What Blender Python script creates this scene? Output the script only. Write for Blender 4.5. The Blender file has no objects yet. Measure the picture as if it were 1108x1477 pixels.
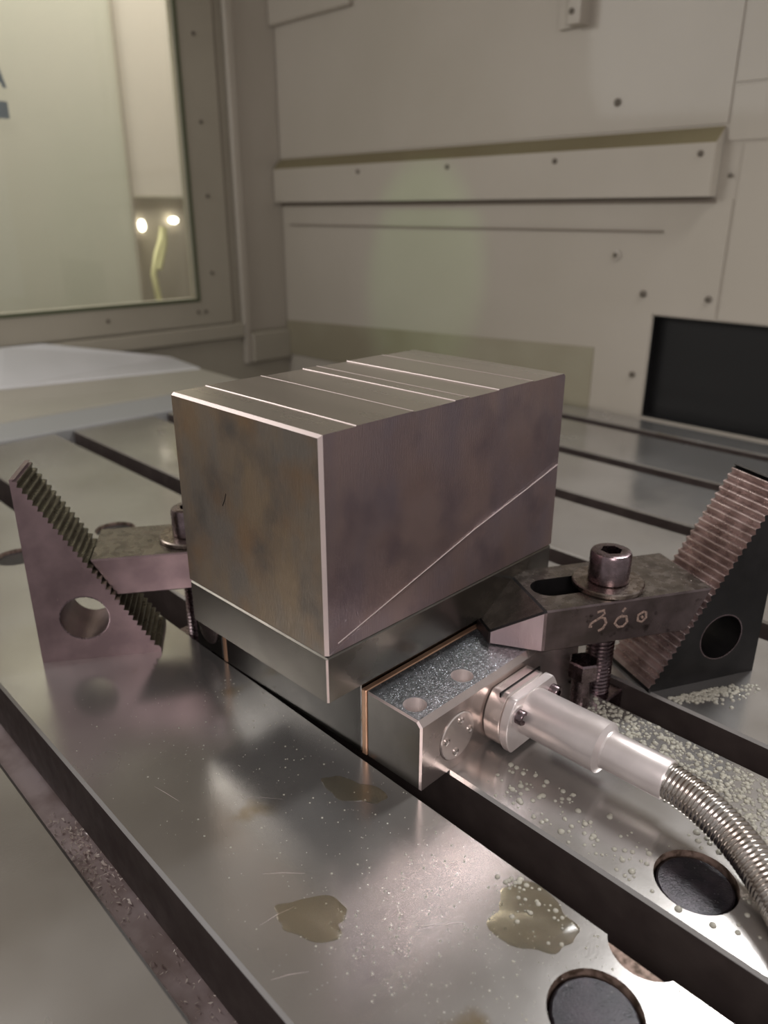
import bpy, bmesh, math, random
from mathutils import Vector, Matrix
C = bpy.context.scene
COL = C.collection
S = 0.000806            # one drawing unit in metres (T-slot pitch 155 units = 125 mm)
TH = math.radians(1.4)  # the fixture sits 1.4 degrees off the slots
R = random.Random(7)

# ------------------------------------------------------------------ camera
cam = bpy.data.cameras.new('camera'); camo = bpy.data.objects.new('camera', cam); COL.objects.link(camo)
C.camera = camo
cam.sensor_fit = 'HORIZONTAL'; cam.sensor_width = 36.0; cam.lens = 36.0*1104.8/1108.0
cam.clip_start = 0.01; cam.clip_end = 50
fw = Vector((0.64473101, 0.67173875, -0.36481362)); rt = Vector((0.721516906, -0.692396789, 0.0)); up = rt.cross(fw)
m = Matrix((rt, up, -fw)).transposed().to_4x4()
m.translation = Vector((-215.11, -266.89, 299.85))*S
camo.matrix_world = m
cam.dof.use_dof = True; cam.dof.focus_distance = 425*S; cam.dof.aperture_fstop = 12.0

# ------------------------------------------------------------------ world and lights
w = bpy.data.worlds.new('world'); C.world = w; w.use_nodes = True
w.node_tree.nodes['Background'].inputs[0].default_value = (0.80, 0.765, 0.755, 1)
w.node_tree.nodes['Background'].inputs[1].default_value = 0.50

def area(name, loc, target, sx, sy, power, col, spread=180):
    l = bpy.data.lights.new(name, 'AREA'); l.shape = 'RECTANGLE'; l.size = sx*S; l.size_y = sy*S
    l.energy = power; l.color = col; l.spread = math.radians(spread)
    o = bpy.data.objects.new(name, l); COL.objects.link(o)
    o.location = Vector(loc)*S
    o.rotation_euler = (Vector(target)-Vector(loc)).to_track_quat('-Z', 'Y').to_euler()
    return o
area('machine_lamp', (700, -90, 800), (300, 60, 0), 90, 300, 1.9, (0.98, 0.98, 0.98), 110)
area('fill_light', (-380, 960, 720), (420, 560, 40), 520, 360, 2.7, (1.0, 0.985, 0.955))  # added fill for the far table and walls, no lamp hangs there
area('shop_lamp', (-420, -620, 520), (400, 400, 200), 260, 260, 2.3, (1.0, 0.92, 0.92))
area('hall_lamp', (500, 1270, 1500), (500, 1420, 200), 900, 100, 26.0, (1.0, 0.98, 0.93))
sp = bpy.data.lights.new('green_patch_spot', 'SPOT'); sp.energy = 3.2; sp.color = (0.45, 1.0, 0.35); sp.spot_size = math.radians(20); sp.spot_blend = 0.6; sp.shadow_soft_size = 0.004  # added spot that throws the green wall patch, not a machine lamp
spo = bpy.data.objects.new('green_patch_spot', sp); COL.objects.link(spo); spo.location = Vector((150, 620, 840))*S
spo.rotation_euler = (Vector((884, 770, 200))-Vector((150, 620, 840))).to_track_quat('-Z', 'Y').to_euler()

C.view_settings.view_transform = 'Standard'; C.view_settings.look = 'None'
C.view_settings.gamma = 1.0; C.view_settings.exposure = -0.05; C.view_settings.use_curve_mapping = False

# ------------------------------------------------------------------ materials
def lin(c): return tuple(((v/255)/12.92 if v/255 <= 0.04045 else ((v/255+0.055)/1.055)**2.4) for v in c)+(1,)
def mat(name, rgb, rough=0.4, metal=0.0, rgb2=None, nscale=200, nstretch=(1,1,1), rvar=0.0, bump=0.0, bscale=600,
        bstretch=(1,1,1), trans=0.0, ior=1.45, emit=None, spots=None, coat=0.0, sw=0.07, detail=4, cstops=(0.4,0.62), bdist=0.0002):
    mt = bpy.data.materials.new(name); mt.use_nodes = True; nt = mt.node_tree; N = nt.nodes; L = nt.links
    b = N['Principled BSDF']; b.inputs['Base Color'].default_value = lin(rgb); b.inputs['Roughness'].default_value = rough
    b.inputs['Metallic'].default_value = metal; b.inputs['Transmission Weight'].default_value = trans; b.inputs['IOR'].default_value = ior
    b.inputs['Coat Weight'].default_value = coat; b.inputs['Coat Roughness'].default_value = 0.08
    if emit: b.inputs['Emission Color'].default_value = lin(emit[0]); b.inputs['Emission Strength'].default_value = emit[1]
    tc = N.new('ShaderNodeTexCoord')
    def noise(scale, st, det=4, seed=0):
        mp = N.new('ShaderNodeMapping'); mp.inputs['Scale'].default_value = st; mp.inputs['Location'].default_value = (seed, seed*2, 0)
        L.new(tc.outputs['Object'], mp.inputs[0]); n = N.new('ShaderNodeTexNoise'); n.inputs['Scale'].default_value = scale
        n.inputs['Detail'].default_value = det; L.new(mp.outputs[0], n.inputs['Vector']); return n
    def ramp(src, a, b_, c0=(0,0,0,1), c1=(1,1,1,1)):
        r = N.new('ShaderNodeValToRGB'); r.color_ramp.elements[0].position = a; r.color_ramp.elements[1].position = b_
        r.color_ramp.elements[0].color = c0; r.color_ramp.elements[1].color = c1; L.new(src, r.inputs[0]); return r
    n1 = None; last = None
    if rgb2:
        n1 = noise(nscale, nstretch, detail); r = ramp(n1.outputs['Fac'], cstops[0], cstops[1], lin(rgb), lin(rgb2)); last = r.outputs[0]
    if spots:   # (rgb, scale, threshold)
        for k, (c, sc, thr) in enumerate(spots):
            n3 = noise(sc, (1,1,1), 5, 3+k); r3 = ramp(n3.outputs['Fac'], thr, thr+sw)
            mx = N.new('ShaderNodeMix'); mx.data_type = 'RGBA'; L.new(r3.outputs[0], mx.inputs['Factor'])
            if last: L.new(last, mx.inputs['A'])
            else: mx.inputs['A'].default_value = lin(rgb)
            mx.inputs['B'].default_value = lin(c); last = mx.outputs['Result']
    if last: L.new(last, b.inputs['Base Color'])
    if rvar:
        n2 = noise(nscale*1.7, nstretch, 5, 9); mr = N.new('ShaderNodeMapRange'); mr.inputs['From Min'].default_value = 0.3; mr.inputs['From Max'].default_value = 0.7
        mr.inputs['To Min'].default_value = max(0.02, rough-rvar); mr.inputs['To Max'].default_value = rough+rvar
        L.new(n2.outputs['Fac'], mr.inputs['Value']); L.new(mr.outputs[0], b.inputs['Roughness'])
    if bump:
        n4 = noise(bscale, bstretch, 6, 5); bp = N.new('ShaderNodeBump'); bp.inputs['Strength'].default_value = bump; bp.inputs['Distance'].default_value = bdist
        L.new(n4.outputs['Fac'], bp.inputs['Height']); L.new(bp.outputs[0], b.inputs['Normal'])
    return mt
M = {}
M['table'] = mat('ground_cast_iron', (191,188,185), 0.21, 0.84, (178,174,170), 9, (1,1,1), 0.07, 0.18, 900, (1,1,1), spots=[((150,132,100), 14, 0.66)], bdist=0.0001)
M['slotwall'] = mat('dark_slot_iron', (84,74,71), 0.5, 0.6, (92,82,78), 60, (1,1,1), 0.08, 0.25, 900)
M['bed'] = mat('slot_floor_steel', (196,178,178), 0.4, 0.3, (160,140,136), 40)
M['block_side'] = mat('brushed_brown_steel', (136,128,119), 0.40, 0.85, (152,134,112), 34, (1,1,0.45), 0.05, 0.5, 2200, (1,1,0.04), spots=[((148,120,92), 30, 0.48),((108,102,97), 42, 0.50)], sw=0.28, bdist=0.0005)
M['block_front'] = mat('milled_front_steel', (134,120,124), 0.30, 0.92, (150,130,126), 34, (1,1,0.35), 0.05, 0.5, 2200, (1,1,0.05), spots=[((142,120,114), 30, 0.48),((112,98,104), 44, 0.50)], sw=0.28, bdist=0.0005)
M['block_top'] = mat('milled_top_steel', (196,188,176), 0.26, 0.85, (176,168,156), 20, (1,0.15,1), 0.05, 0.3, 1800, (1,0.06,1), bdist=0.00008)
M['edge'] = mat('bright_chamfer_steel', (205,190,186), 0.42, 0.7)
M['plate'] = mat('ground_plate_steel', (114,110,103), 0.24, 0.95, (100,95,89), 20, (1,1,1), 0.05, 0.2, 1800, (0.1,0.1,1), bdist=0.00006)
M['rail'] = mat('dark_polished_steel', (92,90,87), 0.2, 1.0, (78,76,74), 25, (1,1,1), 0.05, 0.15, 1500)
M['holder'] = mat('nickel_plated_steel', (200,186,180), 0.24, 0.85, (178,166,160), 22, (1,1,1), 0.05, 0.12, 1500, bdist=0.00006)
M['holder_top'] = mat('oily_speckled_steel', (150,154,156), 0.2, 0.9, (196,198,202), 500, (1,1,1), 0.1, 0.9, 1500, bdist=0.0003)
M['bronze'] = mat('bronze_shim', (196,158,130), 0.35, 0.7, (178,138,112), 60)
M['alu'] = mat('satin_aluminium', (226,217,214), 0.36, 0.6, (216,207,204), 60, (1,1,1), 0.04, 0.08, 2500)
M['polished'] = mat('polished_bracket_steel', (226,214,208), 0.2, 0.8)
M['holder_end'] = mat('shaded_end_steel', (140,136,131), 0.3, 0.95, (126,122,118), 30)  # darker holder steel, shade of the end face put into the colour
M['chrome'] = mat('chromed_steel', (215,205,200), 0.14, 1.0)
M['hose'] = mat('stainless_conduit', (200,194,188), 0.2, 1.0, (182,172,162), 80, (1,1,1), 0.05)
M['clamp'] = mat('blackened_clamp_steel', (114,101,101), 0.32, 0.9, (90,80,78), 60, (1,1,1), 0.08, 0.3, 1500, spots=[((58,50,48), 90, 0.62)], bdist=0.00015)
M['clamp_top'] = mat('oily_black_steel', (122,113,106), 0.26, 0.9, (104,96,90), 120, (1,1,1), 0.1, 0.5, 1600, bdist=0.0001)
M['clamp_lit'] = mat('lit_clamp_steel', (190,170,172), 0.36, 0.45, (168,148,150), 60, (1,1,0.2), 0.05, 0.3, 2500, (1,1,0.1))  # light on the nose facets and rims put into the colour
M['step_side'] = mat('satin_blackened_steel', (140,120,122), 0.36, 0.72, (122,104,106), 50, (1,1,1), 0.06, 0.25, 1500, spots=[((160,138,138), 120, 0.68)])
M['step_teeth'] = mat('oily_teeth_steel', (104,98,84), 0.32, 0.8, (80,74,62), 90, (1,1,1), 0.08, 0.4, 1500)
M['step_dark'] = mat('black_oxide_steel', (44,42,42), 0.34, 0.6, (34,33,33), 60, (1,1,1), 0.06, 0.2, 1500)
M['step_teeth_lit'] = mat('lit_teeth_steel', (205,185,182), 0.3, 0.8, (160,140,136), 90, (1,1,1), 0.08, 0.5, 1300)  # light falling on the right block's teeth put into the colour
M['bolt'] = mat('black_bolt_steel', (138,122,126), 0.26, 1.0, (116,102,104), 200, (1,1,1), 0.06, 0.2, 2000)
M['washer'] = mat('washer_steel', (150,138,130), 0.28, 1.0, (126,114,106), 200, (1,1,1), 0.08, 0.3, 1500)
M['black'] = mat('black_rubber', (16,15,15), 0.5)
M['plug'] = mat('dark_wet_plug', (34,33,38), 0.14, 0.3, (48,42,48), 80, (1,1,1), 0.05, 0.6, 1800, spots=[((140,140,140), 1100, 0.68)], bdist=0.0003)
M['rust'] = mat('rusty_bore', (150,128,116), 0.55, 0.4, (84,68,56), 300)
M['wall'] = mat('enclosure_paint', (174,166,154), 0.5, 0.0, (168,160,147), 3, (1,1,1), 0.05, 0.05, 400, coat=0.15)
M['wall_low'] = mat('floor_and_shadow_olive', (150,144,124), 0.4, 0.0, (138,130,110), 5)  # olive for the floor and for the painted shadow low on the wall
M['hoodtop'] = mat('olive_ledge_paint', (128,119,92), 0.5, 0.0, (120,110,84), 5)  # darker yellowish tone on the ledge's sloped top
M['seam'] = mat('seam_grey', (120,110,98), 0.6)
M['boltp'] = mat('painted_bolt', (96,88,78), 0.4, 0.3)
M['winframe'] = mat('window_frame_paint', (162,155,140), 0.5, 0.0, (154,147,132), 4)
M['gasket'] = mat('green_gasket', (84,88,66), 0.6)
M['hallpale'] = mat('hall_panel', (214,208,194), 0.6, 0.0, (206,204,188), 2)
M['hallpale2'] = mat('hall_door', (222,212,200), 0.6)
M['halldark'] = mat('hall_grey', (176,166,152), 0.6)
M['yellow'] = mat('yellow_hose', (214,208,160), 0.5)
M['lampglow'] = mat('lamp_glow', (255,252,240), 0.5, emit=((255,250,238), 6.0))
M['cover'] = mat('cover_grey', (214,212,212), 0.45, 0.05, (204,203,202), 6, (1,1,1), 0.05)
M['cover2'] = mat('cover_warm', (178,172,160), 0.42, 0.15, (170,165,152), 6)
M['cover3'] = mat('cover_blue', (164,164,162), 0.4, 0.2)
M['sticker'] = mat('sticker_ink', (128,136,138), 0.6)
M['mark'] = mat('etched_mark', (150,128,116), 0.7, 0.1, (112,94,86), 1500)
M['water'] = mat('coolant', (248,246,236), 0.03, 0.0, trans=1.0, ior=1.36)
M['foam'] = mat('coolant_foam', (226,222,206), 0.08, 0.0, trans=0.5, ior=1.36)
M['oil'] = mat('oil_film', (236,230,214), 0.16, 0.0, trans=0.97, ior=1.3)
M['chip'] = mat('metal_chip', (252,238,228), 0.2, 0.0)
def glass_mat():
    mt = bpy.data.materials.new('window_glass'); mt.use_nodes = True; nt = mt.node_tree; N = nt.nodes; L = nt.links
    N.remove(N['Principled BSDF']); out = N['Material Output']
    t = N.new('ShaderNodeBsdfTransparent'); t.inputs[0].default_value = (0.96,0.97,0.94,1)
    g = N.new('ShaderNodeBsdfGlossy'); g.inputs['Roughness'].default_value = 0.03
    fr = N.new('ShaderNodeFresnel'); fr.inputs[0].default_value = 1.5
    mx = N.new('ShaderNodeMixShader'); L.new(fr.outputs[0], mx.inputs[0]); L.new(t.outputs[0], mx.inputs[1]); L.new(g.outputs[0], mx.inputs[2]); L.new(mx.outputs[0], out.inputs[0])
    return mt
M['glass'] = glass_mat()
# front of the block: two finishes meeting on a slanted line
def front_finish():
    mt = M['block_front']; N = mt.node_tree.nodes; L = mt.node_tree.links; b = N['Principled BSDF']
    tc = N.new('ShaderNodeTexCoord'); sx = N.new('ShaderNodeSeparateXYZ'); L.new(tc.outputs['Object'], sx.inputs[0])
    # height of the slanted line at x:  z = k*x
    mu = N.new('ShaderNodeMath'); mu.operation = 'MULTIPLY_ADD'; mu.inputs[1].default_value = -0.30; mu.inputs[2].default_value = 0.0
    L.new(sx.outputs['X'], mu.inputs[0]); ad = N.new('ShaderNodeMath'); ad.operation = 'ADD'; L.new(sx.outputs['Z'], ad.inputs[0]); L.new(mu.outputs[0], ad.inputs[1])
    mr = N.new('ShaderNodeMapRange'); mr.inputs['From Min'].default_value = -0.0010; mr.inputs['From Max'].default_value = 0.0010
    mr.inputs['To Min'].default_value = 0.44; mr.inputs['To Max'].default_value = 0.27; L.new(ad.outputs[0], mr.inputs['Value'])
    L.new(mr.outputs[0], b.inputs['Roughness'])
front_finish()

# ------------------------------------------------------------------ builders
def link(name, bm, mats, parent=None, smooth=False, bevel=0, loc=None, rz=0):
    if bevel:
        bmesh.ops.recalc_face_normals(bm, faces=bm.faces); bm.normal_update()
        es = [e for e in bm.edges if len(e.link_faces) == 2 and e.calc_face_angle(0) > 0.5]
        bmesh.ops.bevel(bm, geom=es, offset=bevel, segments=1, affect='EDGES', profile=0.5, material=-1)
    for v in bm.verts: v.co *= S
    bmesh.ops.recalc_face_normals(bm, faces=bm.faces)
    me = bpy.data.meshes.new(name); bm.to_mesh(me); bm.free()
    if not isinstance(mats, (list, tuple)): mats = [mats]
    for k in mats: me.materials.append(M[k])
    if smooth:
        for p in me.polygons: p.use_smooth = True
        if smooth != 'all':
            me.set_sharp_from_angle(angle=math.radians(35))
    o = bpy.data.objects.new(name, me); COL.objects.link(o)
    if parent: o.parent = parent
    if loc: o.location = Vector(loc)*S
    if rz: o.rotation_euler = (0, 0, rz)
    return o
def thing(name, label, cat, loc, rz=0, group=None):
    o = bpy.data.objects.new(name, None); COL.objects.link(o); o.empty_display_size = 0.01
    o.location = Vector(loc)*S; o.rotation_euler = (0, 0, rz); o['label'] = label; o['category'] = cat
    if group: o['group'] = group
    return o
def tag(o, label, cat, group=None):
    o['label'] = label; o['category'] = cat
    if group: o['group'] = group
    return o
def frame(x, y, z=0):   # point of the fixture's frame in the world
    return (x*math.cos(TH)-y*math.sin(TH), x*math.sin(TH)+y*math.cos(TH), z)
def box(bm, x0, x1, y0, y1, z0, z1, mi=0):
    vs = [bm.verts.new((x, y, z)) for z in (z0, z1) for (x, y) in ((x0,y0),(x1,y0),(x1,y1),(x0,y1))]
    fs = [(3,2,1,0),(4,5,6,7),(0,1,5,4),(1,2,6,5),(2,3,7,6),(3,0,4,7)]
    out = []
    for f in fs:
        F = bm.faces.new([vs[i] for i in f]); F.material_index = mi; out.append(F)
    return out
def prism(bm, pts, axis, a, b, mi=0):   # pts 2d outline; extrude on axis
    def P(p, t):
        return {'x': (t, p[0], p[1]), 'y': (p[0], t, p[1]), 'z': (p[0], p[1], t)}[axis]
    v0 = [bm.verts.new(P(p, a)) for p in pts]; v1 = [bm.verts.new(P(p, b)) for p in pts]
    n = len(pts); fs = [bm.faces.new(v0), bm.faces.new(list(reversed(v1)))]
    for i in range(n): fs.append(bm.faces.new((v0[i], v0[(i+1)%n], v1[(i+1)%n], v1[i])))
    for F in fs: F.material_index = mi
    return fs
def lathe(bm, prof, axis='z', c=(0,0,0), seg=40, mi=0, close=True):
    rings = []
    for (r, h) in prof:
        ring = []
        for k in range(seg):
            a = 2*math.pi*k/seg; u, v = r*math.cos(a), r*math.sin(a)
            co = {'z': (u, v, h), 'y': (u, h, v), 'x': (h, u, v)}[axis]
            ring.append(bm.verts.new((co[0]+c[0], co[1]+c[1], co[2]+c[2])))
        rings.append(ring)
    for i in range(len(rings)-1):
        for k in range(seg):
            F = bm.faces.new((rings[i][k], rings[i][(k+1)%seg], rings[i+1][(k+1)%seg], rings[i+1][k])); F.material_index = mi
    if close:
        for ring in (rings[0], rings[-1]):
            F = bm.faces.new(ring); F.material_index = mi
def cut(o, bms, mat_name=None):   # subtract the closed shapes in bms from o
    if mat_name and M[mat_name].name not in [m_.name for m_ in o.data.materials if m_]: o.data.materials.append(M[mat_name])
    for bm in bms:
        for v in bm.verts: v.co *= S
        bmesh.ops.recalc_face_normals(bm, faces=bm.faces)
        me = bpy.data.meshes.new('cutter'); bm.to_mesh(me); bm.free()
        if mat_name: me.materials.append(M[mat_name])
        c = bpy.data.objects.new('cutter', me); COL.objects.link(c); c.parent = o.parent
        c.location = o.location; c.rotation_euler = o.rotation_euler
        md = o.modifiers.new('cut', 'BOOLEAN'); md.operation = 'DIFFERENCE'; md.solver = 'EXACT'; md.object = c
        if mat_name: md.material_mode = 'TRANSFER'
        bpy.context.view_layer.update()
        ev = o.evaluated_get(bpy.context.evaluated_depsgraph_get()); nm = bpy.data.meshes.new_from_object(ev)
        nm.name = o.name; o.modifiers.clear(); o.data = nm; bpy.data.objects.remove(c)
def cylbm(r, h0, h1, axis, c, seg=40):
    bm = bmesh.new(); lathe(bm, [(r, h0), (r, h1)], axis, c, seg); return bm
def hexbm(r, h0, h1, axis, c, rot=0):
    bm = bmesh.new(); pts = []
    rings = []
    lathe(bm, [(r, h0), (r, h1)], axis, c, 6); return bm
def struct(o): o['kind'] = 'structure'; return o

# ================================================================== THE SETTING: machine enclosure
YW, XW = 1209, 884
def slab_with_hole(name, axis, plane, thick, ext, hole, mt, parent=None):
    # ext, hole: (a0,a1,z0,z1); axis 'x' -> wall at x=plane spanning y ; 'y' -> wall at y=plane spanning x
    bm = bmesh.new(); a0, a1, z0, z1 = ext; h0, h1, g0, g1 = hole
    for (p, q, r_, s_) in ((a0, h0, z0, z1), (h1, a1, z0, z1), (h0, h1, z0, g0), (h0, h1, g1, z1)):
        if q-p < 0.1 or s_-r_ < 0.1: continue
        if axis == 'x': box(bm, plane, plane+thick, p, q, r_, s_)
        else: box(bm, p, q, plane, plane+thick, r_, s_)
    return link(name, bm, mt, parent)
# floor of the machine bay far below the table
bm = bmesh.new(); box(bm, -1500, 884, -1500, 1209, -420, -400); struct(link('floor', bm, 'wall_low'))
bm = bmesh.new(); box(bm, -340, 884, -40, 1209, 930, 940); struct(link('ceiling', bm, 'wall'))
# right wall with the black opening
wr = struct(slab_with_hole('wall_right', 'x', XW+3, 20, (-420, YW, -400, 930), (-40, 300, 2, 156), 'wall'))
def wpanel(name, y0, y1, z0, z1, mt='wall', t=2):
    bm = bmesh.new(); box(bm, XW+3-t, XW+3, y0, y1, z0, z1); return link(name, bm, mt, wr, bevel=0.4)
bm = bmesh.new(); box(bm, XW+1, XW+3, 207, 1205, 158, 316); box(bm, XW+1.02, XW+3, 302, 1204.9, -10, 158); link('wall_panel', bm, 'wall', wr)
wpanel('wall_panel', -400, 203, 158, 384)
wpanel('wall_panel', 229, 1205, 408, 925)
wpanel('wall_panel', -400, 226, 455, 925)
wpanel('wall_panel', -400, 226, 387, 452)
bm = bmesh.new(); box(bm, XW-14, XW+3, 960, 1207, 652, 925); link('corner_box', bm, 'wall', wr, bevel=3)
bm = bmesh.new(); prism(bm, [(344,-10),(393,-10),(1205,-10),(1205,66),(393,98),(344,98)][1:5], 'x', XW-1, XW+3); link('shadow_panel', bm, 'wall_low', wr)  # thin olive plate with sloped top stands in for a wall shadow
# sloped ledge box on the right wall
bm = bmesh.new(); x0 = XW-20
fs = prism(bm, [(XW+2,319),(x0,319),(x0,385),(XW+2,405)], 'y', 231, 1204)
for F in bm.faces:
    F.normal_update()
o = link('wall_ledge', bm, ['wall','hoodtop'], wr)
for p in o.data.polygons:
    if p.normal.z > 0.3: p.material_index = 1
bm = bmesh.new(); box(bm, XW-1, XW+2, 229, 1204, 311, 317); link('ledge_seam', bm, 'seam', wr)
bm = bmesh.new(); box(bm, XW-3, XW+3, 300, 1174, 272.2, 274.6); link('ledge_seam', bm, 'seam', wr)
# small bracket at the top of the right wall
bm = bmesh.new(); box(bm, XW-26, XW+2, 452, 474, 549, 800); bmesh.ops.bevel(bm, geom=[e for e in bm.edges], offset=1.2, segments=1, affect='EDGES')
box(bm, XW-8, XW+2, 474, 500, 549, 800); link('wall_bracket', bm, 'wall', wr)
def boltx(x, y, z, r=3.6, mt='boltp'):
    bm = bmesh.new(); lathe(bm, [(r, 0), (r, -1.8), (r*0.7, -2.8), (r*0.2, -3.1)], 'x', (x, y, z), 14); link('bolt_head', bm, mt, wr, smooth=True)
for (y, z, r_) in ((394,446,5), (370.8,239,8), (319.1,185.8,5), (219.4,185.2,4.5), (321.6,64.9,4.5), (215,345,3)): boltx(XW, y, z, r_, 'wall' if r_ == 8 else 'boltp')
for y in (250, 480, 700, 930): boltx(x0, y, 372, 4)
boltx(XW-26, 466, 565, 4)
bm = bmesh.new(); lathe(bm, [(4, 0), (4, -3.4)], 'x', (XW, 370.8, 239), 14); link('bolt_head', bm, 'boltp', wr)
# black space behind the opening
bm = bmesh.new(); box(bm, XW+24, XW+27, -60, 320, -10, 170); link('opening_back', bm, 'black', wr)
bm = bmesh.new()
for a in ((XW+4, XW+24, 299.0, 300.2, 2, 156), (XW+4, XW+24, -40, 300, 155, 156.2), (XW+4, XW+24, -40, 300, 1.8, 3.0)): box(bm, *a)
link('opening_lining', bm, 'black', wr)

# window wall
wb = struct(slab_with_hole('wall_back', 'y', YW, 24, (-900, XW+3, -400, 930), (120, 656, 130, 760), 'winframe'))
bm = bmesh.new()  # raised frame around the pane
for (a, b, c, d) in ((656, 735, 76, 840), (60, 656, 76, 130), (60, 120, 130, 840)): box(bm, a, b, YW-9, YW, c, d)
fr = struct(link('window_1', bm, 'winframe'))
bm = bmesh.new()
for (a, b, c, d) in ((650, 657, 124, 766), (114, 650, 124, 131)): box(bm, a, b, YW-11, YW-7, c, d)
link('gasket', bm, 'gasket', fr)
bm = bmesh.new(); box(bm, 118, 658, YW+8, YW+11, 128, 762); link('window_pane', bm, 'glass', fr)
def bolty(x, z, r=3.6):
    bm = bmesh.new(); lathe(bm, [(r, 0), (r, -1.8), (r*0.6, -3)], 'y', (x, YW-9, z), 14); link('bolt_head', bm, 'boltp', fr, smooth=True)
for x, z in ((690,615),(692,465),(694,330),(650,103),(668,103),(450,102),(240,102),(690,180)): bolty(x, z)
bm = bmesh.new(); box(bm, 738, 742, YW-3, YW, 60, 900); link('frame_joint', bm, 'seam', wb)
bm = bmesh.new(); box(bm, -600, 760, YW-14, YW, 40, 72); link('window_sill', bm, 'winframe', wb, bevel=3)
bm = bmesh.new(); box(bm, 778, XW+2, YW-16, YW, -20, 47); link('corner_ledge', bm, 'winframe', wb, bevel=4)
bm = bmesh.new(); box(bm, 760, 778, YW-14, YW, -20, 900); link('corner_post', bm, 'wall', wb, bevel=2)
bm = bmesh.new(); box(bm, 778, XW+2, YW-2, YW, 52, 900); link('corner_panel', bm, 'wall', wb)
# pale decal with blurred marks on the glass
dec = bmesh.new(); box(dec, 306, 331, YW+6.4, YW+7.2, 446, 472)
dec2 = bmesh.new(); prism(dec2, [(306,492),(314,492),(317,500),(325,500),(328,492),(334,492),(323,535),(318,535)], 'y', YW+6.4, YW+7.2)
st = link('window_sticker', dec, 'sticker', fr); link('window_sticker', dec2, 'sticker', fr)
# what stands outside the window
hall = thing('hall_partition', 'pale partition panels seen through the window left of its dark joint', 'partition', (300, 1400, -400))
bm = bmesh.new(); box(bm, -900, 326, 0, 14, 0, 1500); link('pale_panel', bm, 'hallpale', hall)
bm = bmesh.new(); box(bm, 326, 332, -4, 14, 0, 1500); link('panel_joint', bm, 'halldark', hall)
hd = thing('hall_door', 'pale pinkish door leaf seen through the right part of the window', 'door', (640, 1402, -400))
bm = bmesh.new(); box(bm, -7, 300, 0, 12, 732, 1500); link('door_leaf', bm, 'hallpale2', hd, bevel=1)
bm = bmesh.new(); box(bm, -7, 300, 4, 14, 0, 729); link('lower_leaf', bm, 'halldark', hd, bevel=1)
for (x, z, sx, sz, lb) in ((643, 272, 8, 12, 'left of two glowing hall lamps seen through the window'), (721, 282, 11, 7, 'right of two glowing hall lamps seen through the window')):
    bm = bmesh.new(); lathe(bm, [(0.01,-6),(sx*0.7,-5),(sx,-2),(sx,2)], 'y', (0,0,0), 20, close=False)
    for v in bm.verts: v.co.z *= sz/sx
    t = thing('hall_lamp', lb, 'lamp', (x, 1394, z), group='glowing lamps outside the window'); link('lens', bm, 'lampglow', t, smooth=True)
    bm = bmesh.new(); box(bm, -4, 4, 2, 12, -sz*0.5, sz*0.5); link('lamp_mount', bm, 'halldark', t)
def tube(bm, pts, rad, seg=12, mi=0, caps=True):
    rings = []; n = len(pts); prev = None
    for i, p in enumerate(pts):
        p = Vector(p); t = (Vector(pts[min(i+1, n-1)])-Vector(pts[max(i-1, 0)])).normalized()
        if prev is None: u = t.cross(Vector((0,0,1)) if abs(t.z) < 0.9 else Vector((1,0,0))).normalized()
        else: u = (prev-t*prev.dot(t)).normalized()
        prev = u; v = t.cross(u); r = rad(i) if callable(rad) else rad
        rings.append([bm.verts.new(p+(u*math.cos(a)+v*math.sin(a))*r) for a in [2*math.pi*k/seg for k in range(seg)]])
    for i in range(n-1):
        for k in range(seg): bm.faces.new((rings[i][k], rings[i][(k+1)%seg], rings[i+1][(k+1)%seg], rings[i+1][k])).material_index = mi
    if caps: bm.faces.new(rings[0]); bm.faces.new(rings[-1])
bm = bmesh.new(); tube(bm, [(690,1388,268),(682,1388,240),(668,1388,210),(656,1388,170),(660,1388,130),(664,1388,100),(664,1388,60)], 7, 10)
tube(bm, [(690,1388,268),(688,1388,235),(676,1388,200),(668,1388,180)], 9, 10)
tag(link('hanging_hose', bm, 'yellow', smooth=True), 'pale yellow hose hanging below the lamps behind the window', 'hose')
bm = bmesh.new(); box(bm, -1200, 1500, 1640, 1660, -400, 1400); struct(link('wall_hall', bm, 'hallpale'))

# ================================================================== MACHINE TABLE
SL = [-267, -111.5, 44.6, 199.7, 354, 502, 652, 808]   # slot centres
NW, ND, UW, FD = 13.6, 42, 24, 56
Y0, Y1, TX0, TX1 = -420, 842, -330, 876
tb = thing('machine_table', 'grey cast-iron table with T-slots filling the lower half of the picture', 'machine table', (0, 0, 0))
edges = [TX0]+SL+[TX1]
lands = []
CH = 1.7
for i in range(len(edges)-1):
    l = edges[i]+(NW if i else 0); r_ = edges[i+1]-(NW if i < len(edges)-2 else 0)
    bl = edges[i]+(UW if i else 0); br = edges[i+1]-(UW if i < len(edges)-2 else 0)
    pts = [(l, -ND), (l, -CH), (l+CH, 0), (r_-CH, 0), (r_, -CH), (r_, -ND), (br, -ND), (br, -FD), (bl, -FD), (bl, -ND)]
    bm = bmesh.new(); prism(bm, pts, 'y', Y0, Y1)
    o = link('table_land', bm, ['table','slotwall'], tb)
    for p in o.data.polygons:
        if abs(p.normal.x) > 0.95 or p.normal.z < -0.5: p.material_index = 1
    lands.append((l, r_, o))
bm = bmesh.new(); box(bm, TX0, TX1, Y0, Y1, -130, -FD); link('table_bed', bm, 'bed', tb)
bm = bmesh.new()
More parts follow.
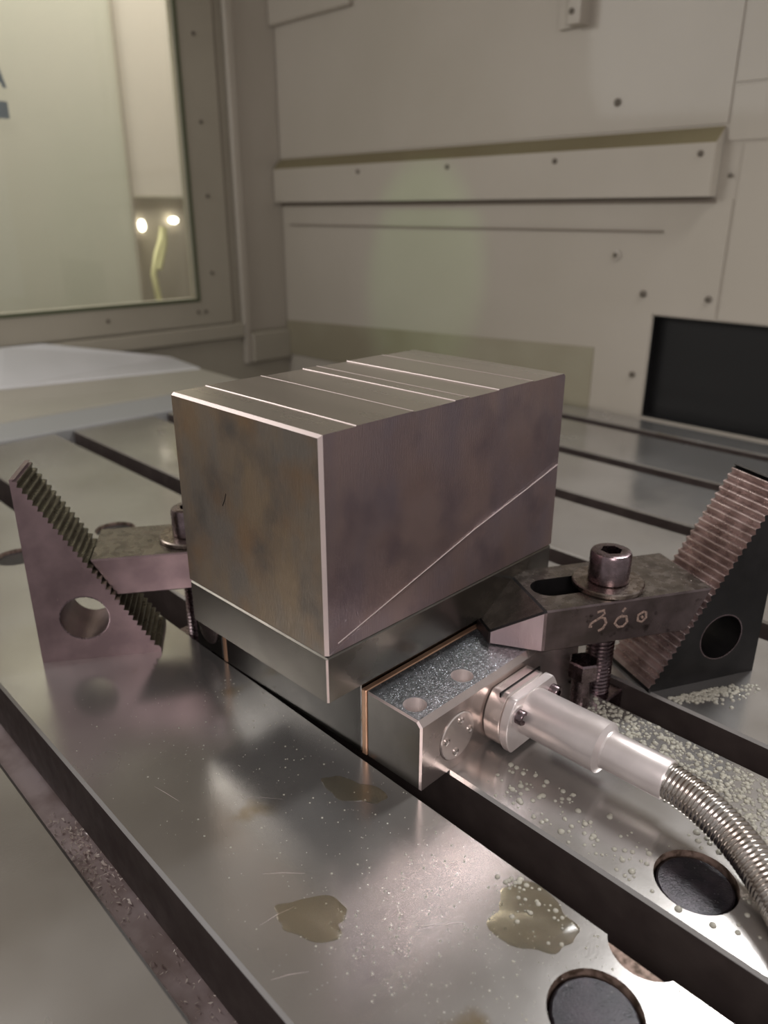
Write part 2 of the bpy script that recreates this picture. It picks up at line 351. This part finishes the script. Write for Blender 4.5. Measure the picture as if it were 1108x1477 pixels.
# round plugged bores, -x positions repeat about each slot
RH = 19.6
holes = [(-6, -172), (37.5, -171.5), (86, -170), (-12, 440), (85, 440), (37.5, 440), (-70, -175), (241, -190)]
for (hx, hy) in holes:
    for (l, r_, o) in lands:
        if hx-RH < r_ and hx+RH > l:
            cut(o, [cylbm(RH if hx != 37.5 else 17.5, -16 if hx != 37.5 else -6, 5, 'z', (hx, hy, 0), 48)], 'rust')
    if hx == 37.5: continue
    bm = bmesh.new(); lathe(bm, [(RH-1.6, -16), (RH-1.6, -3.2), (RH-2.6, -2.4), (0.3, -2.2)], 'z', (hx, hy, 0), 40)
    link('bore_plug', bm, 'plug', tb, smooth=True)

for (x0_, y0_, x1_, y1_, w_) in ((-62, -22, -47, -36, .22), (-80, -45, -62, -48, .14), (-92, -70, -78, -78, .14), (-40, 30, -24, 12, .10), (-70, 70, -66, 50, .10), (-30, -95, -12, -108, .12)):
    bm = bmesh.new(); tube(bm, [(x0_, y0_, 0.02), ((x0_+x1_)/2, (y0_+y1_)/2+.8, 0.03), (x1_, y1_, 0.02)], lambda i, w_=w_: w_ if i == 1 else w_*.3, 6)
    for v in bm.verts: v.co.z *= 0.3
    link('table_scratch', bm, 'edge', tb)
# grey stepped covers beyond the table end
cv = thing('way_cover', 'pale grey stepped sheet cover beyond the far end of the slotted table', 'cover', (200, 1000, 0))
def sheet(name, pts, zb, mt):   # pts: (x,y,z) top polygon, closed down to zb
    bm = bmesh.new(); tv = [bm.verts.new((x-200, y-1000, z)) for x, y, z in pts]; bv = [bm.verts.new((x-200, y-1000, zb)) for x, y, z in pts]
    bm.faces.new(tv); bm.faces.new(bv[::-1]); n = len(pts)
    for i in range(n): bm.faces.new((tv[i], bv[i], bv[(i+1)%n], tv[(i+1)%n]))
    return link(name, bm, mt, cv, bevel=1.5)
sheet('end_cover', [(-330,844,3),(600,844,3),(560,900,14),(-330,900,14)], -70, 'cover3')
sheet('middle_cover', [(-330,902,15),(556,902,15),(523,992,29),(194,1060,29),(-330,1160,29)], -70, 'cover2')
sheet('top_cover', [(-330,1166,31),(194,1066,31),(523,994,31),(560,1170,24),(430,1190,50),(318,1194,76),(250,1194,76),(-330,1194,74)], -70, 'cover')

# ================================================================== FIXTURE
# lower rail
def fthing(name, label, cat, x, y, z=0, group=None): return thing(name, label, cat, frame(x, y, z), TH, group)
t = fthing('fixture_base', 'dark polished steel base bar under the plate between bronze strips', 'base block', 33.4, 10)
bm = bmesh.new(); box(bm, 0, 166, 0, 138.5, 0, 55.5); link('base_body', bm, 'rail', t, bevel=0.6)
bm = bmesh.new(); box(bm, 10.8, 11.6, 0, 0.01, 0, 1); bm.free()
for (y, lb) in ((5.7, 'thin bronze strip between the near holder block and the base'), (148.8, 'thin bronze strip at the far left end of the base')):
    t = fthing('bronze_strip', lb, 'strip', 33.2, y, 0)
    bm = bmesh.new(); box(bm, 0, 160, 0, 4.0, 0.3, 45.6); link('strip_body', bm, 'bronze', t, bevel=0.5)
# near holder
t = fthing('holder_block', 'shiny steel holder block with two top holes and round cap', 'holder block', 33.4, -36.8)
bm = bmesh.new(); box(bm, 0, 160, 0, 42.3, 0, 45.2)
# wide top chamfers
bm.edges.ensure_lookup_table()
def edge_sel(bm, f): return [e for e in bm.edges if f(*(v.co for v in e.verts))]
e1 = edge_sel(bm, lambda a, b: a.z > 45 and b.z > 45 and a.y < 0.1 and b.y < 0.1)
bmesh.ops.bevel(bm, geom=e1, offset=3.2, segments=1, affect='EDGES')
e2 = edge_sel(bm, lambda a, b: a.x < 0.01 and b.x < 0.01)
bmesh.ops.bevel(bm, geom=e2, offset=1.1, segments=1, affect='EDGES')
hb = link('holder_body', bm, ['holder','holder_top','edge','holder_end'], t)
for p in hb.data.polygons:
    if p.normal.z > 0.95: p.material_index = 1
    elif p.normal.x < -0.97: p.material_index = 3
    elif p.normal.x < -0.4 and (p.normal.z > 0.4 or p.normal.y < -0.4) and p.area < 400*S*S: p.material_index = 2
HB = [(10.5, 14.4), (51, 14)]
for (x, y) in HB: cut(hb, [cylbm(6.8, 33, 50, 'z', (x, y, 0), 36)], 'alu')
cut(hb, [cylbm(15.2, -3, 1.4, 'y', (30.8, 0, 21.2), 44)], 'holder')
for (x, y) in HB:
    bm = bmesh.new(); lathe(bm, [(6.6, 33.1), (6.6, 34), (3, 34.2), (3, 33.5)], 'z', (x, y, 0), 30); link('hole_screw', bm, 'alu', t, smooth=True)
bm = bmesh.new(); lathe(bm, [(14.8, 1.3), (14.8, -0.4), (14.2, -0.9), (0.3, -0.9)], 'y', (30.8, 0, 21.2), 44); cap = link('round_cap', bm, 'polished', t, smooth=True)
for (x, z) in ((32.6, 31), (40.9, 17.4+3.2), (20.6, 22.8), (29, 11.4)):
    bm = bmesh.new(); lathe(bm, [(2.3, -0.85), (2.3, -1.5), (1.3, -1.9), (1.0, -1.3)], 'y', (x, 0, z), 16); link('cap_screw', bm, 'chrome', cap, smooth=True)
# far holder
t = fthing('holder_block', 'dark holder block at the far end, behind the far bronze strip', 'holder block', 33.4, 153.2)
bm = bmesh.new(); box(bm, 0, 160, 0, 34, 0, 45.2); link('holder_body', bm, 'rail', t, bevel=1.2)
bm = bmesh.new(); lathe(bm, [(12, -0.2), (12, -0.8), (11, -1.2), (0.3, -1.2)], 'x', (0, 17, 20), 32); link('end_cap', bm, 'clamp', t, smooth=True)

# base plate
t = fthing('base_plate', 'thick ground steel plate directly under the big block', 'plate', 0, 0, 55.7)
bm = bmesh.new(); box(bm, 0, 207, 0, 130.3, 0, 28.3)
o = link('plate_body', bm, ['plate','edge'], t, bevel=0.9)
for p in o.data.polygons:
    if p.normal.x < -0.3 and p.normal.y < -0.3 and abs(p.normal.z) < 0.3: p.material_index = 1

# big block: side walls, stepped top
t = fthing('steel_block', 'large machined steel block with streaked sides and ridged top', 'metal block', 0, 0, 84.2)
H = 119.8
steps = [(2.0, 0), (23.1, -0.9), (24.6, 0.0), (63.7, -0.6), (65.0, 0.3), (97.3, -0.5), (98.8, 0.35), (109.5, -0.4), (110.8, 0.3), (136.7, -0.6), (138.2, 0.4), (171.1, -0.8), (173.4, 0.2), (205.5, 0)]
pts = [(0, 0.8), (0, H-2.2), (2.0, H-0.4)]
z = H
for k in range(0, len(steps)-1):
    pass
prof = [(0.0, 0.8), (0.0, H-1.9)]
seq = [2.2, 23.1, 63.7, 97.3, 109.5, 136.7, 171.1, 205.4]
prof.append((1.7, H-0.3))
off = [0.0, 0.35, -0.1, 0.3, -0.2, 0.3, -0.15]
for k in range(7):
    a, b = seq[k], seq[k+1]
    if k: prof.append((a+0.9, H+off[k]-0.2)); 
    if k < 6: prof += [(b-0.25, H+off[k]-0.2), (b, H+off[k]+0.05), (b+0.25, H+off[k+1])]
prof += [(205.2, H-0.3), (207, H-2.0), (207, 0.8)]
bm = bmesh.new(); prism(bm, prof, 'y', 0, 130.3)
# near vertical corner chamfer
e3 = edge_sel(bm, lambda a, b: a.x < 0.01 and b.x < 0.01 and a.y < 0.01 and b.y < 0.01)
bmesh.ops.bevel(bm, geom=e3, offset=1.8, segments=1, affect='EDGES')
o = link('block_body', bm, ['block_side','block_front','block_top','edge'], t)
for p in o.data.polygons:
    n = p.normal
    if n.y < -0.95: p.material_index = 1
    elif n.z > 0.93: p.material_index = 2
    elif n.x < -0.3 and (n.y < -0.3 or n.z > 0.3): p.material_index = 3
    elif n.z > 0.3: p.material_index = 2
bm = bmesh.new(); tube(bm, [(8, -0.02, 6.0+0.0), (60, -0.02, 20.6), (120, -0.02, 37.5), (175, -0.02, 50.5), (206.6, -0.02, 58.5)], 0.32, 6)
link('bright_line', bm, 'edge', t)  # bright slanted line across the front face
bm = bmesh.new(); tube(bm, [(-0.02, 86, 62), (-0.02, 83.5, 66), (-0.02, 82, 70)], 0.3, 5); link('scratch', bm, 'step_dark', t)

# ---------------------------------------------------------------- cable connector on the near holder
t = fthing('cable_connector', 'satin aluminium cable connector with ribbed steel conduit bolted to holder', 'connector', 87, -37.0)
def ddisc(bm, cx, cz, r, zt, zb_, y0, y1, seg=64):
    pts = []
    for k in range(seg):
        a = 2*math.pi*k/seg; pts.append((cx+r*math.cos(a), min(zt, max(zb_, cz+r*math.sin(a)))))
    q = []
    for p in pts:
        if not q or (abs(p[0]-q[-1][0])+abs(p[1]-q[-1][1])) > 0.05: q.append(p)
    prism(bm, q, 'y', y0, y1)
bm = bmesh.new(); ddisc(bm, 25.5, 20.2, 25.4, 39, 4, -12.6, -0.2); link('mounting_block', bm, 'polished', t, smooth=True, bevel=1.0)
bm = bmesh.new(); box(bm, 6, 46, -8.4, -7.2, 36, 39.35); link('top_groove', bm, 'step_dark', t)
bm = bmesh.new(); lathe(bm, [(21, -12.2), (21, -13.6)], 'y', (25.5, 0, 20.2), 48)
for v in bm.verts: v.co.z = max(5.0, min(v.co.z, 38))
link('neck_ring', bm, 'alu', t, smooth=True)
bm = bmesh.new(); ddisc(bm, 25.5, 20.2, 26.5, 39, 3.5, -18.8, -13.2)
bm.normal_update()
fl = link('flange', bm, 'alu', t, smooth=True, bevel=0.5)
sc = bmesh.new(); lathe(sc, [(4.4, -18.7), (4.4, -23.2), (3.9, -24.0), (2.2, -24.0), (2.2, -21.5)], 'y', (8.2, 0, 28.5), 26); so = link('socket_screw', sc, 'bolt', t, smooth=True)
sc = bmesh.new(); lathe(sc, [(6.4, -18.7), (6.4, -19.8)], 'y', (8.2, 0, 28.5), 30); link('screw_washer', sc, 'alu', t, smooth=True)
sc = bmesh.new(); lathe(sc, [(4.4, -18.7), (4.4, -23.2), (3.9, -24.0), (2.2, -24.0), (2.2, -21.5)], 'y', (43.8, 0, 28.5), 26); link('socket_screw', sc, 'bolt', t, smooth=True)
ax, az = 23.5, 24
bm = bmesh.new(); lathe(bm, [(14.4, -18.6), (14.8, -19.8), (14.8, -67.0), (11.2, -69.0), (11.0, -70.0)], 'y', (ax, 0, az), 56); link('sleeve', bm, 'alu', t, smooth=True)
bm = bmesh.new(); lathe(bm, [(10.9, -70.0), (10.9, -103.2), (10.4, -104.2), (9.2, -104.2)], 'y', (ax, 0, az), 48); link('sleeve_neck', bm, 'alu', t, smooth=True)
# ribbed conduit
ctrl = [(ax, -98, az), (ax-0.5, -108, az-0.3), (ax-3, -124, az-2.0), (ax-9, -143, az-5.5), (ax-19, -161, az-9.5), (ax-33, -178, az-13), (ax-52, -196, az-14), (ax-80, -216, az-14)]
def spline(ct, n):
    out = []
    P = [Vector(c) for c in ct]; P = [2*P[0]-P[1]]+P+[2*P[-1]-P[-2]]
    for i in range(1, len(P)-2):
        for k in range(n):
            u = k/n; a, b, c, d = P[i-1], P[i], P[i+1], P[i+2]
            out.append(0.5*((2*b)+(c-a)*u+(2*a-5*b+4*c-d)*u*u+(3*b-a-3*c+d)*u**3))
    out.append(P[-2]); return out
sp_ = spline(ctrl, 60)
L_ = [0.0]
for i in range(1, len(sp_)): L_.append(L_[-1]+(sp_[i]-sp_[i-1]).length)
def at_len(d):
    for i in range(1, len(L_)):
        if L_[i] >= d: return sp_[i-1].lerp(sp_[i], (d-L_[i-1])/(L_[i]-L_[i-1]+1e-9))
    return sp_[-1]
pitch = 2.45; nn_ = int(L_[-1]/pitch*8)
cp = [at_len(i*pitch/8) for i in range(nn_)]
bm = bmesh.new(); tube(bm, cp, lambda i: 9.5+0.85*(abs(math.sin(math.pi*i/8))**0.7)-0.5, 36)
link('ribbed_conduit', bm, 'hose', t, smooth='all')

# ---------------------------------------------------------------- step blocks
def step_block(label, origin, ang, T, sidem, teethm, Ln=82.0):
    t = thing('step_block', label, 'step block', origin, ang, 'toothed step blocks under the clamps')
    n = 31; z0, z1 = 3.0, 138.0; pts = [(0, 0), (Ln, 0), (Ln, z0)]
    dz = (z1-z0)/n; dx = (Ln-3.5)/n
    hyp = Vector((-dx, dz)).normalized(); nin = Vector((-hyp.y, -hyp.x)); nin = Vector((-dz, -dx)).normalized()
    for k in range(n):
        p0 = Vector((Ln-dx*(k+0.45), z0+dz*(k+0.45))); p1 = Vector((Ln-dx*(k+1), z0+dz*(k+1)))+nin*2.5
        pts += [tuple(p0), tuple(p0+hyp*0.7), tuple(p1)]
    pts += [(3.5, z1+0.3), (0, z1)]
    bm = bmesh.new(); prism(bm, pts, 'y', 0, T)
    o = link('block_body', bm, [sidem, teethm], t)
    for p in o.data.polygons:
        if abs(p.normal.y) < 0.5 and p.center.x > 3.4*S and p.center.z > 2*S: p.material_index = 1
    cut(o, [cylbm(16.4, -3, T+3, 'y', (33, 0, 33), 48)], sidem)
    for yy, dy in ((0, -0.15), (T, 0.15)):
        bm = bmesh.new(); lathe(bm, [(16.3, yy-dy*4), (16.3, yy+dy), (17.1, yy+dy*0.6), (17.2, yy-dy)], 'y', (33, 0, 33), 48, close=False); link('hole_rim', bm, 'bolt', t, smooth=True)
    return t
aL = math.atan2(-0.548, 0.836)
step_block('purplish toothed step block standing left of the big block', (-65.4, 240.8, 0), aL, 43, 'step_side', 'step_teeth')
aR = math.atan2(0.431, -0.902); TR = 46
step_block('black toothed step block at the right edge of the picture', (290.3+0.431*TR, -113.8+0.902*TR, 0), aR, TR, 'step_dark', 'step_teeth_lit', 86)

# ---------------------------------------------------------------- strap clamps   (local x: 0 = shoulder, -28 nose, +124 heel ; y 0..58 ; z 0..29)
def strap_clamp(label, origin, ang, mside, mtop, mlit, mirror):
    t = thing('strap_clamp', label, 'clamp', origin, ang, 'strap clamps holding the fixture')
    W_, Tk, s = 58.0, 28.8, (-1 if mirror else 1)
    bm = bmesh.new()
    top = [(0, 0), (118, 0), (118, W_), (0, W_)]
    bot = [(-28.5, 18.5), (0, 0), (102.5, 0), (102.5, W_), (0, W_), (-28.5, 39.5)]
    tv = [bm.verts.new((x, y*s, Tk)) for x, y in top]
    bv = [bm.verts.new((x, y*s, 0)) for x, y in bot]
    nA = bm.verts.new((-28.5, 18.5*s, 9.5)); nB = bm.verts.new((-28.5, 39.5*s, 9.5))
    bm.faces.new(tv); bm.faces.new(bv[::-1])
    bm.faces.new((bv[1], bv[2], tv[1], tv[0])); bm.faces.new((bv[2], bv[3], tv[2], tv[1])); bm.faces.new((bv[3], bv[4], tv[3], tv[2]))
    bm.faces.new((bv[0], bv[1], tv[0], nA)); bm.faces.new((bv[4], bv[5], nB, tv[3])); bm.faces.new((bv[5], bv[0], nA, nB)); bm.faces.new((nA, tv[0], tv[3], nB))
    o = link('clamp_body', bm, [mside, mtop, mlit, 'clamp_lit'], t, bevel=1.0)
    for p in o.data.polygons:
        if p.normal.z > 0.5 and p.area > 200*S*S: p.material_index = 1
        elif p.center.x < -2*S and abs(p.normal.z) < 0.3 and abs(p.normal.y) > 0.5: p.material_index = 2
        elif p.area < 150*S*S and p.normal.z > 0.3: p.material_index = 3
    slot = bmesh.new(); pts = []
    for k in range(17): a = math.pi/2+math.pi*k/16; pts.append((16+11.6*math.cos(a), W_/2+11.6*math.sin(a)))
    for k in range(17): a = -math.pi/2+math.pi*k/16; pts.append((58+11.6*math.cos(a), W_/2+11.6*math.sin(a)))
    prism(slot, [(x, y*s) for x, y in pts], 'z', -3, Tk+4); cut(o, [slot], 'step_dark')
    return t
aCR = math.atan2(-0.476, 0.879)
tR = strap_clamp('black strap clamp with hand-etched 360 on its side', (140, -39, 45.3), aCR, 'clamp', 'clamp_top', 'clamp_lit', False)
# left clamp: heel at the left step block, nose towards the far holder; its near face is at local y=0 mirrored
dL = Vector((0.845, -0.534)); CL = Vector((-30, 225.5))+dL*120
aCL = math.atan2(0.534, -0.845)
strap_clamp('purplish strap clamp reaching from left step block behind the big block', (CL.x, CL.y, 45.3), aCL, 'step_side', 'clamp_top', 'clamp_lit', True)
# etched figures 3 6 0, drawn by hand on the near face of the right clamp
def etched(pts, x, z, sc, dx=0):
    bm = bmesh.new()
    for st in pts: tube(bm, [(x+px*sc+R.uniform(-.15,.15), -0.25, z+pz*sc+R.uniform(-.15,.15)) for px, pz in st], 1.0, 6)
    for v in bm.verts: v.co.y = -0.05+(v.co.y+0.25)*0.25
    link('etched_figure', bm, 'mark', tR)
etched([[(-.2,1),(.5,1.1),(.6,.7),(.25,.4),(.7,.2),(.9,-.3),(.6,-.9),(.1,-1.1)], [(.25,.35),(-.3,.1),(-.8,-.15),(-.9,-.5),(-.6,-.5)]], 36.5, 17, 6.5)
etched([[(.35,1.3),(0,.9)], [(.1,.5),(-.5,.2),(-.7,-.3),(-.3,-.8),(.3,-.8),(.7,-.3),(.5,.3),(-.1,.4)]], 53, 15.5, 6.2)
etched([[(.2,.6),(-.5,.3),(-.5,-.4),(.1,-.7),(.6,-.2),(.5,.5),(.1,.6)], [(-.1,.1),(.2,-.2)]], 67.5, 15.5, 5.6)

# ---------------------------------------------------------------- washers and bolts
def clamp_bolt(label, wlabel, x, y, zt, rz):
    tw = thing('washer', wlabel, 'washer', (x, y, zt), rz, 'washers under the clamp bolts')
    bm = bmesh.new(); lathe(bm, [(9.6, 0), (22.5, 0), (23, 0.6), (23, 2.9), (22.2, 3.6), (9.6, 3.6)], 'z', (0,0,0), 56, close=False)
    link('washer_body', bm, 'washer', tw, smooth=True)
    t = thing('clamp_bolt', label, 'bolt', (x, y, zt+3.7), rz, 'socket head bolts through the clamps')
    bm = bmesh.new(); lathe(bm, [(12.6, 0), (13.1, 0.6), (13.1, 18.6), (12.2, 20.2), (10.8, 20.8), (7.6, 20.8)], 'z', (0,0,0), 48)
    h = link('bolt_head', bm, 'bolt', t, smooth=True)
    cut(h, [hexbm(7.0, 9, 26, 'z', (0,0,0))], 'bolt')
    prof = [(9.0, -0.1)]; zz = -8.0; prof.append((9.0, -8))
    while zz > -zt-36: prof += [(9.2, zz-0.4), (8.0, zz-1.4), (8.0, zz-1.7), (9.2, zz-2.7)]; zz -= 2.9
    bm = bmesh.new(); lathe(bm, prof, 'z', (0,0,0), 28); link('threaded_shank', bm, 'bolt', t, smooth=True)
    bm = bmesh.new(); prism(bm, [(-12.5,-44.5-zt-3.7+0),(12.5,-44.5-zt-3.7),(12.5,-5-zt-3.7),(-12.5,-5-zt-3.7)], 'y', -14, 14); 
    tn = link('slot_nut', bm, 'bolt', t, bevel=1); tn.rotation_euler = (0, 0, -rz)
clamp_bolt('socket head bolt standing through the black right clamp', 'round steel washer under the bolt on the right clamp', 199.7, -45, 74.15, 0.3)
clamp_bolt('socket head bolt half hidden behind the left edge of big block', 'round washer on the left clamp beside the big block', 44.6, 211, 74.15, 0.1)
# small stud behind the connector
t = thing('stop_screw', 'small dark hexagon screw standing behind the aluminium connector', 'screw', (168, -52, 0), 0.5)
bm = bmesh.new(); lathe(bm, [(6.5, 0), (6.5, 22)], 'z', (0,0,0), 24); link('screw_shank', bm, 'bolt', t, smooth=True)
bm = bmesh.new(); lathe(bm, [(9.0, 22), (10, 23), (10, 33), (9, 34.2)], 'z', (0,0,0), 6); link('screw_head', bm, 'bolt', t)

# ================================================================== COOLANT, CHIPS
def blob(bm, x, y, r, h, z0=0.0, seg=10, rings=3):
    rs = []
    for j in range(rings):
        a = (math.pi/2)*j/rings; rr = r*math.cos(a); zz = z0+h*math.sin(a)
        rs.append([bm.verts.new((x+rr*math.cos(2*math.pi*k/seg), y+rr*math.sin(2*math.pi*k/seg), zz)) for k in range(seg)])
    for j in range(rings-1):
        for k in range(seg): bm.faces.new((rs[j][k], rs[j][(k+1)%seg], rs[j+1][(k+1)%seg], rs[j+1][k]))
    tpv = bm.verts.new((x, y, z0+h))
    for k in range(seg): bm.faces.new((rs[-1][k], rs[-1][(k+1)%seg], tpv))
    bm.faces.new(rs[0][::-1])
def in_hole(x, y): return any((x-a)**2+(y-b)**2 < 21**2 for a, b in holes)
def scatter(name, label, mt, n, fn, cat):
    bm = bmesh.new(); k = 0
    for _ in range(n*20):
        if k >= n: break
        q = fn()
        if q is None: continue
        x, y, r, h = q
        if in_hole(x, y): continue
        blob(bm, x, y, r, h); k += 1
    o = link(name, bm, mt, smooth='all'); o['kind'] = 'stuff'; tag(o, label, cat); return o
def f1():
    x = R.uniform(62, 183); y = R.uniform(-235, -55)
    dens = 0.15+0.85*max(0, min(1, (x-95)/60))*(1 if y < -60 else .3)
    if 95 < x < 125 and y > -150: return None
    if x < 125 and y < -150: dens *= 0.35
    if R.random() > dens: return None
    r = R.choice((0.5,0.7,0.9,1.2,1.6))*R.uniform(.8,1.2); return x, y, r, r*0.7
scatter('coolant_bubbles', 'small coolant bubbles spread on the table around the conduit', 'foam', 2300, f1, 'bubbles')
def f2():
    x = R.gauss(238, 14); y = -88-0.48*(x-214)-abs(R.gauss(0, 7))
    if x < 217: return None
    r = R.uniform(.7, 1.7); return x, y, r, r*0.75
scatter('foam_patch', 'patch of pale foam in front of the black step block', 'foam', 260, f2, 'foam')
def f3():
    x = R.uniform(-90, 28); y = R.uniform(-230, 150)
    if x < -60 and R.random() < .6: return None
    if y > -60 and R.random() < .7: return None
    r = R.choice((0.16,0.2,0.25,0.3,0.55))*R.uniform(.7,1.2); return x, y, r, r*0.6
scatter('coolant_droplets', 'tiny coolant droplets on the front table land', 'foam', 900, f3, 'droplets')
def f4():
    if R.random() < .5: x, y = R.gauss(28-6, 3), R.gauss(-112, 4)
    else: x, y = R.uniform(5, 28), R.uniform(-145, -120)
    if x > 28.5: return None
    r = R.uniform(.5, 1.6); return x, y, r, r*0.8
scatter('bubble_cluster', 'cluster of shiny bubbles beside the puddle near the slot edge', 'foam', 46, f4, 'bubbles')
def puddle(label, cx, cy, rx, ry, seed, rot=0, mt='oil'):
    rr = random.Random(seed); ph = [rr.uniform(0, 6.28) for _ in range(4)]; n = 48; bm = bmesh.new(); pts = []
    for k in range(n):
        a = 2*math.pi*k/n; q = 1+.18*math.sin(2*a+ph[0])+.12*math.sin(3*a+ph[1])+.07*math.sin(5*a+ph[2])+.04*math.sin(9*a+ph[3])
        u, v = rx*q*math.cos(a), ry*q*math.sin(a); pts.append((u*math.cos(rot)-v*math.sin(rot), u*math.sin(rot)+v*math.cos(rot)))
    a_ = [bm.verts.new((x, y, 0)) for x, y in pts]; b_ = [bm.verts.new((x*0.97, y*0.97, 0.30)) for x, y in pts]
    bm.faces.new(a_[::-1]); bm.faces.new(b_)
    for k in range(n): bm.faces.new((a_[k], a_[(k+1)%n], b_[(k+1)%n], b_[k]))
    tag(link('oil_puddle', bm, mt, smooth=True, loc=(cx, cy, 0.02)), label, 'puddle', 'thin oil puddles on the table')
puddle('thin yellowish oil puddle at bottom centre, left of the others', -60, -58, 10, 19, 3, 0.7)
puddle('brownish oil puddle beside the slot near the holder corner', 8, -9, 9, 17, 5, 0.3)
puddle('wide thin oil puddle beside the near slot, front of the bubbles', 12, -128, 15, 22, 8, 0.2)
# chips lying on the floor of the left slot and along its walls
def chips(name, label, n, fn, size):
    bm = bmesh.new()
    for _ in range(n):
        x, y, z = fn(); s = size*R.uniform(.5, 1.5); ax_ = [Vector((R.gauss(0,1), R.gauss(0,1), R.gauss(0,1))).normalized()*s for _ in range(3)]
        c = Vector((x, y, z+s*0.6)); v = [bm.verts.new(c+ax_[0]), bm.verts.new(c+ax_[1]*.6), bm.verts.new(c-ax_[0]*.8), bm.verts.new(c+ax_[2]*.3)]
        bm.faces.new((v[0], v[1], v[2])); bm.faces.new((v[0], v[3], v[1])); bm.faces.new((v[1], v[3], v[2])); bm.faces.new((v[0], v[2], v[3]))
    o = link(name, bm, 'chip'); o['kind'] = 'stuff'; tag(o, label, 'metal chips'); return o
chips('metal_chips', 'bright metal chips lying in the nearest left T-slot', 520, lambda: (R.uniform(-111, -88), R.choice((R.uniform(-110, 150), R.gauss(105, 22))), -FD+0.1), 1.5)
chips('metal_grit', 'fine metal grit scattered over the front table land', 260, lambda: (R.uniform(-92, 26), R.uniform(-220, 180), 0.0), 0.22)
chips('clamp_grit', 'fine grit and oil specks on top of the right clamp', 40, lambda: (lambda u, v: (140+.879*u+.476*v, -39-.476*u+.879*v, 74.2))(*R.choice([(R.uniform(84, 112), R.uniform(4, 54))])), 0.35)
